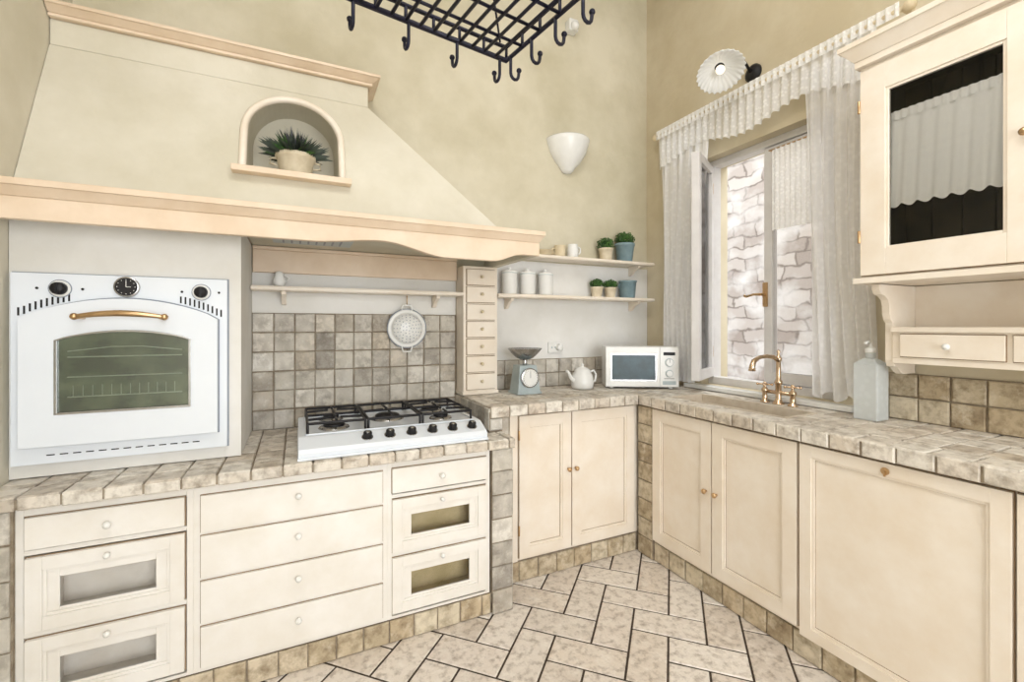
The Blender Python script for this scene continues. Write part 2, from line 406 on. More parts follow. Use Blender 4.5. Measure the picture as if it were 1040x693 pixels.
b.m(CREAM2);b.box(-.335,.345,yf+.012,2.55,.1,.775)
def drw(x0,x1,z0,z1,k=True):
    gapb(b,x0,x1,z0,z1,yf+.0105)
    b.m(CREAM2);b.box(x0,x1,yf,yf+.018,z0,z1)
    if k: knob(b,(x0+x1)/2,yf,(z0+z1)/2)
def gdrw(x0,x1,z0,z1,inner):
    panel(b,x0,x1,z0,z1,yf,fr=.042,mt=CREAM2,cut=True,glass=GLASS)
    b.m(CREAM2)
    a0,a1=x0+.052,x1-.052;c0,c1=z0+.052,z1-.052
    b.box(a0,a0+.03,yf+.008,yf+.018,c0,c1);b.box(a1-.03,a1,yf+.008,yf+.018,c0,c1)
    b.box(a0+.03,a1-.03,yf+.008,yf+.018,c1-.022,c1);b.box(a0+.03,a1-.03,yf+.008,yf+.018,c0,c0+.01)
    b.m(inner);b.box(a0,a1,yf+.03,yf+.11,z0+.02,z0+.032);b.box(a0,a1,yf+.10,yf+.11,z0+.032,z1-.09)
    b.box(a0,a0+.008,yf+.03,yf+.10,z0+.032,z1-.06);b.box(a1-.008,a1,yf+.03,yf+.10,z0+.032,z1-.06)
    knob(b,(x0+x1)/2,yf,z1-.022,.010)
drw(-.775,-.36,.64,.742);gdrw(-.775,-.36,.378,.612,LIGHTIN);gdrw(-.775,-.36,.125,.352,LIGHTIN)
for (a,c) in ((.605,.738),(.442,.592),(.278,.428),(.118,.264)):
    gapb(b,-.312,.325,a,c,yf+.0105)
    b.m(CREAM2);b.box(-.312,.325,yf,yf+.018,a,c)
    knob(b,.006,yf,(a+c)/2+.02)
drw(.365,.795,.638,.742);gdrw(.365,.795,.385,.608,WOODIN);gdrw(.365,.795,.125,.36,WOODIN)
b.done(.002)
b=B('tiled_plinth');b.m(GROUT)
b.box(XS,.925,yf+.015,2.5,0,.095);b.box(.822,.925,yf-.0,2.06,.096,.774);b.box(XS,-.80,yf,2.06,.096,.774)
b.m(STONEB);b.field((-.80,yf+.015,.0),(1,0,0),(0,0,1),(0,-1,0),1.62,.098,.098,su=.105)
b.m(STONE);b.field((.82,yf,.0),(1,0,0),(0,0,1),(0,-1,0),.108,.774,.111,su=.108);b.field((XS,yf,.0),(1,0,0),(0,0,1),(0,-1,0),.085,.774,.111)
b.field((.925,yf,.0),(0,1,0),(0,0,1),(1,0,0),.14,.774,.111,su=.14)
b.done()
# ---------------------------------------------------------------- oven surround
b=B('masonry_oven_surround');b.m(WHITE);b.box(XS,-.205,2.13,YB-.001,C1+.003,1.754);b.done()
b=B('built_in_oven');cx=-.5625
yo=2.105
b.m(ENAM);b.box(cx-.312,cx+.312,yo,2.129,.872,1.532)
b.m(ENAML);b.box(cx-.316,cx+.316,2.124,2.1295,.868,1.536)
def archpts(x0,x1,zb,zs,zp,n=16):
    pts=[(x0,zb),(x1,zb),(x1,zs)]
    for i in range(1,n):
        t=i/n;x=x1+(x0-x1)*t;pts.append((x,zs+(zp-zs)*(math.sin(pi*t)**.75)))
    pts.append((x0,zs));return pts
def archfn(x,x0,x1,zs,zp): 
    t=min(1,max(0,(x-x0)/(x1-x0)));return zs+(zp-zs)*(math.sin(pi*t)**.75)
dx0,dx1=cx-.283,cx+.283;wx0,wx1=cx-.192,cx+.198
def ring(b,O,I,y0,y1):
    n=len(O);A=[b.v((x,y0,z)) for x,z in O];C=[b.v((x,y0,z)) for x,z in I];D=[b.v((x,y1,z)) for x,z in O];E=[b.v((x,y1,z)) for x,z in I]
    for i in range(n):
        j=(i+1)%n
        b.f([A[i],A[j],C[j],C[i]]);b.f([A[i],D[i],D[j],A[j]]);b.f([C[i],C[j],E[j],E[i]])
O=archpts(dx0,dx1,.935,1.375,1.448);I=archpts(wx0,wx1,1.042,1.30,1.335)
b.m(ENAM);ring(b,O,I,2.078,2.104)
b.m(ENAML);O2=archpts(dx0-.004,dx1+.004,.931,1.375,1.453);b.prism(O2,'y',2.098,2.1045)
I2=archpts(wx0+.008,wx1-.008,1.050,1.298,1.328)
b.m(CHROME);ring(b,I,I2,2.075,2.10)
b.m(mat('oven_cavity',S(146,154,134),.4,col2=S(84,94,86),scale=6,contrast=(.4,.6)));b.prism(I,'y',2.0965,2.0975)
b.m(mat('oven_rack_wire',S(226,230,222),.4,col2=S(214,218,210),scale=9))
for z in (1.10,1.17,1.24):
    b.tube([(wx0+.03,2.093,z),(wx1-.03,2.093,z)],.0024,6)
for i in range(12): b.tube([(wx0+.045+i*.0265,2.0935,1.10),(wx0+.045+i*.0265,2.0935,1.14)],.0015,4)
b.tube([(wx0+.03,2.093,1.26),(wx0+.15,2.093,1.275),(wx1-.15,2.093,1.275),(wx1-.03,2.093,1.26)],.002,6)
b.m(OVENG);b.prism(I2,'y',2.083,2.0845)
b.m(BRASS)
hp=[];hr=[]
for i in range(17):
    t=i/16;x=cx-.125+.25*t;hp.append((x,2.035-.012*math.sin(pi*t),1.382+.012*math.sin(pi*t)));hr.append(.007+.004*math.sin(pi*t))
b.tube(hp,hr,10)
for sx in (-.115,.115): b.cyl((cx+sx,2.078,1.382),.009,.045,(0,-1,0));b.ball((cx+sx*1.09,2.035,1.382),.012)
for sx in (-.185,.227):
    b.m(ENAML);b.cyl((cx+sx,yo,1.480),.032,.002,(0,-1,0),24)
    b.m(CERAM);b.cyl((cx+sx,yo,1.480),.029,.004,(0,-1,0),24)
    b.m(BLACK);b.lathe([(.022,0),(.021,.02),(.015,.026),(0,.027)],(cx+sx,yo-.004,1.480),20,(0,-1,0));b.box(cx+sx-.003,cx+sx+.003,yo-.035,yo-.01,1.462,1.498)
b.m(CHROME);b.lathe([(.038,0),(.038,.01),(.033,.012)],(cx,yo,1.492),28,(0,-1,0))
b.m(BLACK);b.cyl((cx,yo-.012,1.492),.033,.002,(0,-1,0),28)
b.m(CERAM);b.box(cx-.001,cx+.001,yo-.016,yo-.0145,1.492,1.514);b.box(cx,cx+.014,yo-.016,yo-.0145,1.491,1.493)
for k in range(12):
    a=k*pi/6;b.box(cx+.026*math.cos(a)-.0012,cx+.026*math.cos(a)+.0012,yo-.0155,yo-.0145,1.492+.026*math.sin(a)-.0012,1.492+.026*math.sin(a)+.0012)
b.m(BLACK)
for sx in (-.245,-.125,.165,.285): b.cyl((cx+sx,yo,1.480),.0045,.003,(0,-1,0),8)
for sgn in (-1,1):
    for k in range(10):
        x=cx+sgn*(.292-k*.0145)
        zl=max(archfn(x,dx0,dx1,1.375,1.448)+.010,1.385)
        b.box(x-.0028,x+.0028,yo-.0012,yo+.001,zl,min(zl+.028,1.462))
for k in range(13):
    x=cx-.21+k*.035;b.box(x-.011,x+.011,yo-.0012,yo+.001,.899,.903)
b.done(.0015)

# ---------------------------------------------------------------- hood
b=B('range_hood');b.m(HOOD)
zb,zt=1.82,2.47;yb,yt=2.14,2.41;xb,xt=.99,.33
V=[b.v(p) for p in [(XS,yb,zb),(xb,yb,zb),(xb+.0,YB-.001,zb),(XS,YB-.001,zb),(XS,yt,zt),(xt,yt,zt),(xt,YB-.001,zt),(XS,YB-.001,zt)]]
for q in [(3,2,1,0),(4,5,6,7),(0,1,5,4),(1,2,6,5),(2,3,7,6),(3,0,4,7)]: b.f([V[i] for i in q])
hood=b.done()
cu=B('cutter');nx=-.01
cu.m(HOOD)
pts=[(nx-.185,2.02),(nx+.185,2.02)]+[(nx+.185*math.cos(pi*i/24),2.22+.185*math.sin(pi*i/24)) for i in range(25)]
cu.prism(pts,'y',1.9,2.56);cu=cu.done()
md=hood.modifiers.new('niche','BOOLEAN');md.operation='DIFFERENCE';md.object=cu;md.solver='EXACT'
bpy.context.view_layer.update()
dg=bpy.context.evaluated_depsgraph_get()
me=bpy.data.meshes.new_from_object(hood.evaluated_get(dg));hood.modifiers.clear();hood.data=me
bpy.data.objects.remove(cu)
b=B('hood_cornice');b.m(HOOD);b.box(XS,xt,yt,YB-.001,zt+.001,2.575)
b.m(PEACH);b.box(XS,xt+.02,yt-.02,YB-.001,2.576,2.59)
b.frus((XS,xt+.02,yt-.02,YB-.001,2.59),(XS,xt+.05,yt-.05,YB-.001,2.61));b.box(XS,xt+.055,yt-.055,YB-.001,2.61,2.625)
b.done(.004)
b=B('niche_trim');b.m(HOOD)
sl=(yt-yb)/(zt-zb)
def hy(z): return yb+(z-zb)*sl
path=[(nx-.20,hy(2.02)-.006,2.02)]+[(nx-.20*math.cos(pi*i/24),hy(2.22+.20*math.sin(pi*i/24))-.006,2.22+.20*math.sin(pi*i/24)) for i in range(25)]+[(nx+.20,hy(2.02)-.006,2.02)]
b.m(CREAM);b.tube(path,.016,8)
b.m(PEACH);b.box(nx-.235,nx+.235,hy(2.0)-.055,hy(2.0)+.0,1.992,2.018);b.done(.003)
b=B('hood_mantel');b.m(PEACH)
ym0=1.98;xe=1.097
b.box(XS,xe+.02,ym0-.03,2.139,1.795,1.818)
b.frus((XS,xe,ym0,2.129,1.765),(XS,xe+.018,ym0-.025,2.129,1.795))
pts=[(XS,1.765),(XS,1.685)]
def sm(t): return t*t*(3-2*t)
for i in range(61):
    x=XS+(xe-XS)*i/60
    if x<.05: z=1.692
    elif x<.33: z=1.692+.022*sm((x-.05)/.28)
    elif x<.62: z=1.714-.054*sm((x-.33)/.29)
    elif x<.85: z=1.66
    elif x<1.0: z=1.66+.04*sm((x-.85)/.15)
    else: z=1.70
    pts.append((x,z))
pts.append((xe,1.765))
b.prism(pts,'y',ym0,ym0+.03)
b.m(HOOD);b.box(xe-.04,xe,ym0+.03,YB-.001,1.70,1.765)
b.box(-.2,xe-.04,ym0+.03,YB-.02,1.755,1.765)
b.box(XS,-.2,ym0+.03,2.129,1.755,1.765)
b.m(PEACH);b.box(1.0,xe,2.139,YB-.001,1.765,1.818);b.box(XS,1.0,2.139,YB-.001,1.765,1.818)
b.done(.003)
b=B('extractor_grille');b.m(GREYS);b.box(-.1,.24,2.1,2.4,1.742,1.754);b.m(ENAML)
for i in range(8): b.box(-.06+i*.035,-.052+i*.035,2.13,2.37,1.740,1.743)
b.done()

b=B('potted_lavender');px,py,pz=nx+.005,2.33,2.021
b.m(TERRA);b.lathe([(.060,0),(.063,.004),(.078,.095),(.086,.10),(.088,.118),(.082,.12),(.074,.108),(0,.105)],(px,py,pz),26)
for sgn in (-1,1):
    b.tube([(px+sgn*.077,py,pz+.098),(px+sgn*.104,py,pz+.096),(px+sgn*.106,py,pz+.07),(px+sgn*.074,py,pz+.065)],.0055,8)
b.m(SOIL);b.cyl((px,py,pz+.10),.07,.008)
b.m(LEAFD);b.leaves((px,py,pz+.105),.08,560,.135,.0024,.35,.3)
b.m(mat('lavender_flower',S(96,94,108),.7,col2=S(72,72,86),scale=30));b.leaves((px,py,pz+.16),.08,110,.07,.003,.5,.1)
b.m(LEAF);b.leaves((px,py,pz+.105),.07,100,.12,.0026,.35,.3)
b.done()

# ---------------------------------------------------------------- backsplash
b=B('tile_backsplash');b.m(GROUT);b.box(-.204,.868,YB-.012,YB-.001,C1,1.415)
b.m(STONE);b.field((-.204,YB-.012,C1),(1,0,0),(0,0,1),(0,-1,0),1.066,.595,.099,su=.097,th=.009)
b.done()
b=B('tile_backsplash');b.m(GROUT);b.box(1.09,2.30,YB-.012,YB-.001,C2,1.13)
b.m(STONE);b.field((1.09,YB-.012,C2),(1,0,0),(0,0,1),(0,-1,0),1.21,.185,.0925,su=.1,th=.009)
b.done()
b=B('tile_backsplash');b.m(GROUT);b.box(XR-.012,XR-.001,-.6,1.08,C2,1.145)
b.m(STONEB);b.field((XR-.012,1.08,C2),(0,-1,0),(0,0,1),(-1,0,0),1.68,.20,.1,su=.105,th=.009)
b.done()
b=B('trim_1');b.m(PEACH);b.box(-.2,.868,YB-.03,YB-.001,1.62,1.735);b.box(-.2,.868,YB-.04,YB-.001,1.735,1.752);b.done(.003)
b=B('trim_2');b.m(WHITE);b.box(-.204,.868,YB-.006,YB-.001,1.416,1.62);b.done()
b=B('trim_3');b.m(WHITE);b.box(1.095,XR-.001,YB-.006,YB-.001,1.131,1.77);b.done()

def shelf(x0,x1,z,y0=2.475,br=()):
    b=B('mounted_shelf');b.m(CREAM);b.box(x0,x1,y0,YB-.007,z-.022,z)
    b.box(x0,x1,y0-.006,y0,z-.018,z-.006)
    for x in br:
        pts=[(YB-.007,z-.022),(y0+.03,z-.022),(y0+.035,z-.04),(y0+.06,z-.045),(y0+.085,z-.06),(y0+.11,z-.085),(YB-.007,z-.09)]
        b.prism(pts,'x',x-.011,x+.011)
    b.done(.003)
shelf(-.2,.868,1.545,br=(-.06,.73))
shelf(1.09,2.31,1.545,br=(1.2,2.2))
shelf(1.12,2.31,1.80,br=(2.2,))

b=B('spice_drawer_cabinet');b.m(CREAM);b.box(.872,1.087,2.485,YB-.002,C2+.002,1.699)
b.box(.865,1.093,2.475,YB-.013,C2+.002,C2+.02)
nd=7;hh=(1.69-C2-.03)/nd
for i in range(nd):
    z0=C2+.028+i*hh
    gapb(b,.892,1.067,z0+.004,z0+hh-.008,2.482,.0035)
    b.m(CREAM);b.box(.892,1.067,2.474,2.487,z0+.004,z0+hh-.008)
    knob(b,.98,2.474,z0+hh/2,.010,STRAW)
b.done(.002)

# ---------------------------------------------------------------- gas hob
b=B('gas_hob');b.m(ENAM)
b.prism([(1.945,.823),(1.940,.848),(1.952,.862),(2.03,.893),(2.045,.895),(2.47,.895),(2.478,.885),(2.478,.823)],'x',.005,.80)
b.box(.002,.803,1.935,2.482,.8215,.832)
b.box(.03,.775,2.05,2.056,.895,.900);b.box(.03,.775,2.455,2.461,.895,.900);b.box(.03,.036,2.05,2.46,.895,.900);b.box(.769,.775,2.05,2.46,.895,.900)
nrm=Vector((0,-.031,.078)).normalized()
for k in range(6):
    x=.27+k*.094
    p=Vector((x,1.99,.877))
    b.m(CHROME);b.lathe([(.024,0),(.024,.004)],p,20,nrm)
    b.m(BLACK);b.lathe([(.019,.004),(.018,.024),(.012,.028),(0,.029)],p,18,nrm)
    b.m(CHROME);b.lathe([(.010,.028),(0,.032)],p,10,nrm)
burn=[(.15,2.16,.045),(.15,2.36,.035),(.40,2.26,.058),(.64,2.16,.035),(.64,2.36,.045)]
for x,y,r in burn:
    b.m(CHROME);b.lathe([(r+.022,0),(r+.016,.008),(r,.012)],(x,y,.895),24)
    b.m(BLACK);b.lathe([(r,.0),(r,.01),(r*.8,.016),(0,.017)],(x,y,.905),24)
b.m(BLACK)
gz=.938
for (x0,x1) in ((.04,.272),(.285,.515),(.528,.765)):
    y0,y1=2.07,2.45
    b.tube([(x0,y0,gz),(x1,y0,gz),(x1,y1,gz),(x0,y1,gz)],.0065,8,True)
    for (xx,yy) in ((x0,y0),(x1,y0),(x0,y1),(x1,y1)): b.tube([(xx,yy,gz),(xx,yy,.896)],.006,6)
    xm=(x0+x1)/2;yc=[2.16,2.36] if not x0>.2 or x0>.5 else [2.26]
    b.tube([(x0,2.26,gz),(x1,2.26,gz)],.006,6)
    for yy in yc:
        for k in range(4):
            a=k*pi/2
            p0=Vector((xm+.02*math.cos(a),yy+.02*math.sin(a),gz+.004));
            tx=x1-xm if abs(math.cos(a))>.5 else (.1 if len(yc)==2 else .19)
            p1=Vector((xm+tx*math.cos(a),yy+tx*math.sin(a),gz))
            p1.y=min(max(p1.y,y0),y1)
            b.tube([p0,p1],.006,6)
b.done(.0015)

# colander
b=B('hanging_colander');kx=.565
b.m(CERAM)
b.lathe([(.106,0),(.110,.004),(.100,.008),(.090,.004),(.086,.014),(.07,.032),(.04,.042),(0,.045)],(kx,2.575,1.335),36,(0,-1,0))
for sgn in (-1,1):
    b.tube([(kx-.03,2.573,1.335+sgn*.1),(kx-.022,2.573,1.335+sgn*.132),(kx+.022,2.573,1.335+sgn*.132),(kx+.03,2.573,1.335+sgn*.1)],.005,8)
b.m(ENAML)
def cz(r):
    P=[(0,.045),(.04,.042),(.07,.032),(.086,.014)]
    for (a,c),(e,g) in zip(P,P[1:]):
        if r<=e: return c+(g-c)*(r-a)/(e-a)
    return .014
for rr,nn in ((.014,5),(.03,9),(.046,14),(.062,18),(.076,22)):
    for k in range(nn):
        a=2*pi*k/nn;b.cyl((kx+rr*math.cos(a),2.575-cz(rr)+.0005,1.335+rr*math.sin(a)),.003,.0022,(0,-1,0),8)
b.tube([(kx+.11*math.cos(t*pi/18),2.571,1.335+.11*math.sin(t*pi/18)) for t in range(36)],.0025,6,True)
b.m(BRASS);b.tube([(kx,2.573,1.465),(kx,2.573,1.50),(kx,2.573,1.522)],.003,6)
b.done()

# ---------------------------------------------------------------- right L counter
SX0,SX1,SY0,SY1=1.93,2.17,1.27,1.93
b=B('tiled_countertop');b.m(GROUT);z0,z1=C2-.057,C2-.008
b.box(.87,XR-.001,2.075,YB-.001,z0,z1)
b.box(.866,.87,2.075,YB-.013,C1+.001,z0+.03)
b.box(.872,.94,2.085,2.2,C1-.04,z0)
b.box(1.815,SX0,-.6,2.075,z0,z1);b.box(SX1,XR-.001,-.6,2.075,z0,z1);b.box(SX0,SX1,-.6,SY0,z0,z1);b.box(SX0,SX1,SY1,2.075,z0,z1)
b.m(STONEC)
b.field((.87,2.07,z1),(1,0,0),(0,1,0),(0,0,1),.94,.548,.105)
b.field((1.81,2.618,z1),(0,-1,0),(1,0,0),(0,0,1),3.2,.12,.12,su=.105)
b.field((SX1,2.618,z1),(0,-1,0),(1,0,0),(0,0,1),3.2,.198,.105,su=.105)
b.field((SX0,2.618,z1),(0,-1,0),(1,0,0),(0,0,1),2.618-SY1,.24,.12,su=.105)
b.field((SX0,SY0,z1),(0,-1,0),(1,0,0),(0,0,1),SY0+.58,.24,.12,su=.105)
b.field((.87,2.075,z0-.003),(1,0,0),(0,0,1),(0,-1,0),.94,.06,.105,th=.007)
b.field((1.815,2.07,z0-.003),(0,-1,0),(0,0,1),(-1,0,0),2.65,.06,.105,th=.007)
b.m(STONE)
b.field((.87,2.62,C1+.003),(0,-1,0),(0,0,1),(-1,0,0),.545,.115,.12,th=.008)
b.field((.870,2.085,C1+.0),(1,0,0),(0,0,1),(0,-1,0),.072,.064,.11,th=.008)
b.done()
b=B('kitchen_sink')
SB=mat('stone_sink',S(216,205,189),.35,col2=S(196,182,162),scale=12,bump=.1,bscale=40)
b.m(SB);d=.17;t=.01
b.box(SX0-.004,SX0+t,SY0,SY1,C2-d,C2-.058);b.box(SX1-t,SX1+.004,SY0,SY1,C2-d,C2-.058)
b.box(SX0,SX1,SY0-.004,SY0+t,C2-d,C2-.058);b.box(SX0,SX1,SY1-t,SY1+.004,C2-d,C2-.058)
b.box(SX0-.004,SX1+.004,SY0-.004,SY1+.004,C2-d-.012,C2-d)
b.box(SX0+.001,SX0+t,SY0,SY1,C2-.058,C2+.003);b.box(SX1-t,SX1-.001,SY0,SY1,C2-.058,C2+.003)
b.box(SX0+t,SX1-t,SY0+.001,SY0+t,C2-.058,C2+.003);b.box(SX0+t,SX1-t,SY1-t,SY1-.001,C2-.058,C2+.003)
b.m(CHROME);b.lathe([(.035,0),(.03,.003),(.0,.001)],(2.05,1.6,C2-d),20);b.done(.002)

b=B('corner_cabinet');yc=2.12
b.m(CREAM);b.box(1.03,1.86,yc+.014,2.55,.11,.884)
b.box(1.0,1.046,yc+.004,yc+.3,.11,.884)
panel(b,1.052,1.372,.128,.875,yc-.006,fr=.055)
panel(b,1.379,1.815,.128,.875,yc-.006,fr=.055)
knob(b,1.352,yc-.006,.56,.013,BRASS);knob(b,1.40,yc-.006,.56,.013,BRASS)
b.m(BRASS)
for z in (.25,.75): b.cyl((1.049,yc-.008,z),.005,.05)
b.done(.002)
b=B('tiled_plinth');b.m(GROUT);b.box(.94,1.86,yc+.012,2.5,0,.108);b.box(.94,.998,yc+.012,2.4,.109,.883)
b.m(STONEB);b.field((.94,yc+.012,0),(1,0,0),(0,0,1),(0,-1,0),.9,.106,.106,su=.115)
b.m(STONE);b.field((.94,yc+.012,.109),(1,0,0),(0,0,1),(0,-1,0),.06,.77,.11)
b.m(GROUT);b.box(1.86,2.3,-.6,2.1,0,.108);b.box(1.848,1.9,1.99,2.115,.0,.883)
b.m(STONEB);b.field((1.86,1.99,0),(0,-1,0),(0,0,1),(-1,0,0),2.55,.106,.106,su=.115)
b.field((1.848,2.113,0),(0,-1,0),(0,0,1),(-1,0,0),.12,.883,.11,su=.12)
b.done()
b=B('sink_cabinet');b.M=MR;xf=1.84
b.m(CREAM);b.box(-1.985,-1.965,xf+.014,2.3,.11,.884);b.box(-1.165,-1.15,xf+.014,2.3,.11,.884);b.box(-1.965,-1.165,xf+.014,2.3,.11,.13)
b.box(-1.965,-1.165,xf+.014,xf+.03,.13,.72);b.box(-1.965,-1.165,xf+.014,xf+.03,.72,.884)
panel(b,-1.982,-1.58,.128,.875,xf-.006,fr=.06)
panel(b,-1.572,-1.158,.128,.875,xf-.006,fr=.06)
knob(b,-1.606,xf-.006,.53,.013,BRASS);knob(b,-1.545,xf-.006,.53,.013,BRASS)
b.M=Matrix.Identity(4);b.done(.002)
b=B('integrated_dishwasher');b.M=MR
b.m(CREAM);b.box(-1.148,-.54,xf+.014,2.3,.11,.884)
panel(b,-1.145,-.545,.105,.875,xf-.008,fr=.045,th=.022)
b.m(BRASS);b.cyl((-.85,xf-.008,.848),.013,.004,(0,-1,0));b.box(-.853,-.847,xf-.016,xf-.012,.83,.85)
b.M=Matrix.Identity(4);b.done(.002)
b=B('base_cabinet');b.M=MR;b.m(CREAM);b.box(-.538,.6,xf+.014,2.3,.11,.884)
panel(b,-.535,.0,.12,.875,xf-.006,fr=.06);panel(b,.008,.55,.12,.875,xf-.006,fr=.06);b.M=Matrix.Identity(4);b.done(.002)

# ---------------------------------------------------------------- faucet
b=B('kitchen_faucet');b.m(COPPER);fx,fy,fz=2.245,1.51,C2
b.lathe([(.028,0),(.028,.006),(.02,.012),(.014,.03),(.014,.10),(.019,.108),(.019,.118),(.012,.128),(.011,.22),(.016,.228),(.016,.238),(.009,.248),(.005,.262),(.010,.272),(0,.284)],(fx,fy,fz),20)
sp=[(fx,fy,fz+.225),(fx-.04,fy,fz+.245),(fx-.09,fy,fz+.250),(fx-.15,fy,fz+.246),(fx-.19,fy,fz+.228),(fx-.202,fy,fz+.20),(fx-.202,fy,fz+.18)]
b.tube(sp,[.012,.011,.010,.010,.012,.014,.017],12)
b.tube([(fx,fy-.075,fz+.06),(fx,fy+.075,fz+.06)],.010,10)
for sgn in (-1,1):
    y=fy+sgn*.075
    b.lathe([(.024,0),(.024,.005),(.014,.012),(.012,.05),(.017,.06),(.017,.07),(.008,.08),(.007,.10),(.01,.105),(0,.11)],(fx,y,fz),18)
    for k in range(4):
        a=k*pi/2+.5;p=Vector((fx+.034*math.cos(a),y+.034*math.sin(a),fz+.095));b.tube([(fx,y,fz+.095),p],.0045,8);b.ball(p,.007)
b.done()
b=B('soap_dispenser_bottle');c=(2.235,1.09,C2+.002)
b.m(BOTTLE);q=.046
b.frus((c[0]-q,c[0]+q,c[1]-q,c[1]+q,c[2]),(c[0]-q,c[0]+q,c[1]-q,c[1]+q,c[2]+.24))
b.frus((c[0]-q,c[0]+q,c[1]-q,c[1]+q,c[2]+.24),(c[0]-.02,c[0]+.02,c[1]-.02,c[1]+.02,c[2]+.262))
b.lathe([(.018,0),(.018,.03)],(c[0],c[1],c[2]+.262),16)
b.m(CERAM);b.lathe([(.022,0),(.022,.022),(.008,.026),(.006,.05)],(c[0],c[1],c[2]+.285),16);b.tube([(c[0],c[1],c[2]+.33),(c[0]-.02,c[1],c[2]+.335),(c[0]-.045,c[1],c[2]+.327)],.006,8)
b.done(.006)

# ---------------------------------------------------------------- upper right cabinet
b=B('upper_cabinet');b.M=MR;x0,x1,y0,y1,z0,z1=-1.04,-.05,2.04,2.369,1.54,2.385
b.m(CREAM)
b.box(x0,x0+.02,y0+.02,y1,z0,z1);b.box(x1-.02,x1,y0+.02,y1,z0,z1);b.box(x0+.02,x1-.02,y0+.02,y1,z0,z0+.02);b.box(x0+.02,x1-.02,y0+.02,y1,z1-.02,z1)
b.box(-.54,-.52,y0+.02,y1-.02,z0+.02,z1-.02)
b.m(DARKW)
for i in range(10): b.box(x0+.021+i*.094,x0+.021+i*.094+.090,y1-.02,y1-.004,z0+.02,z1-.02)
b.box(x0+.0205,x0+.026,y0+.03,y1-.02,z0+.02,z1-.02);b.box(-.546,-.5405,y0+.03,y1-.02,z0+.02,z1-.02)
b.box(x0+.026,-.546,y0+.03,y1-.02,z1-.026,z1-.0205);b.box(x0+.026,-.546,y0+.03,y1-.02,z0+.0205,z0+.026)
panel(b,x0+.008,-.533,z0+.01,z1-.02,y0,fr=.085,frz=.098,th=.02,cut=True,glass=GLASS)
panel(b,-.525,x1-.008,z0+.01,z1-.02,y0,fr=.085,frz=.098,th=.02,cut=True,glass=GLASS)
b.m(CREAM);b.box(x0-.012,x1+.012,y0-.012,y1,z0-.022,z0)
b.box(x0-.01,x1+.01,y0-.006,y1,z1,z1+.025)
b.frus((x0-.01,x1+.01,y0-.01,y1,z1+.025),(x0-.045,x1+.045,y0-.045,y1,z1+.07));b.box(x0-.05,x1+.05,y0-.052,y1,z1+.07,z1+.09)
knob(b,-.575,y0,1.95,.013,BRASS);b.m(BRASS)
for z in (1.68,2.2): b.cyl((x0+.006,y0-.004,z),.005,.05)
b.M=Matrix.Identity(4);b.done(.002)
b=B('cafe_curtain');b.m(LACEC)
b.grid(lambda u,v:(2.074+(.003+.004*v)*math.sin(u*2*pi*8+v*2),.97-u*.385,2.145-v*.335+.006*math.sin(u*2*pi*8)*v),90,12)
b.grid(lambda u,v:(2.071+.004*math.sin(u*2*pi*16),.97-u*.385,2.172-v*.035),90,2)
b.m(BRASS);b.cyl((2.085,1.0,2.145),.004,.44,(0,-1,0),8);b.done()

b=B('bracket_drawer_shelf')
b.m(CREAM)
pts=[(2.36,1.515),(2.08,1.515),(2.08,1.495),(2.095,1.475),(2.12,1.47),(2.145,1.455),(2.155,1.43),(2.155,1.40),(2.165,1.375),(2.18,1.36),(2.18,1.21),(2.19,1.185),(2.215,1.18),(2.24,1.16),(2.26,1.15),(2.355,1.15)]
b.prism(pts,'y',.985,1.012);b.prism(pts,'y',.06,.088)
b.box(2.16,2.355,.09,.985,1.325,1.345);b.box(2.175,2.355,.09,.985,1.20,1.22);b.box(2.355,2.369,.09,.985,1.20,1.515)
b.box(2.19,2.355,.09,.985,1.22,1.325);b.box(2.175,2.19,.09,.985,1.22,1.325)
b.M=MR
for (a,c) in ((-.955,-.66),(-.64,-.35),(-.33,-.1)):
    gapb(b,a,c,1.228,1.316,2.172);b.m(CREAM);b.box(a,c,2.165,2.177,1.228,1.316);knob(b,(a+c)/2,2.165,1.272,.012)
b.M=Matrix.Identity(4);b.done(.002)

# ---------------------------------------------------------------- microwave
b=B('microwave_oven')
P0=Vector((1.785,2.345,0));P1=Vector((2.18,2.12,0));d=(P1-P0);Wm=d.length;d.normalize();n=Vector((-d.y,d.x,0))
b.M=Matrix(((d.x,n.x,0,P0.x),(d.y,n.y,0,P0.y),(0,0,1,C2+.002),(0,0,0,1)))
b.m(CERAM);b.box(0,Wm,.012,.205,.012,.268)
for x in (.04,Wm-.04):
    for y in (.04,.18): b.cyl((x,y,0),.012,.012)
b.box(0,Wm*.74,0,.011,.016,.264);b.box(Wm*.745,Wm,.0,.011,.016,.264)
b.m(CHROME);b.box(.028,Wm*.70,-.002,0,.05,.226)
b.m(mat('microwave_window',S(50,76,84),.3,col2=S(34,54,60),scale=10));b.box(.038,Wm*.68,-.004,-.001,.06,.216)
b.m(GREYS);b.cyl((Wm*.87,0,.17),.027,.003,(0,-1,0));b.cyl((Wm*.87,0,.10),.024,.003,(0,-1,0))
b.m(CERAM);b.cyl((Wm*.87,0,.17),.022,.014,(0,-1,0));b.cyl((Wm*.87,0,.10),.019,.014,(0,-1,0))
b.m(BLACK);b.box(Wm*.79,Wm*.95,-.002,0,.215,.235);b.box(Wm*.868,Wm*.872,-.0155,-.013,.17,.192);b.box(Wm*.80,Wm*.94,-.001,0,.066,.069)
b.m(GREYS);b.box(Wm*.78,Wm*.96,-.004,0,.03,.052)
b.M=Matrix.Identity(4);b.done(.004)

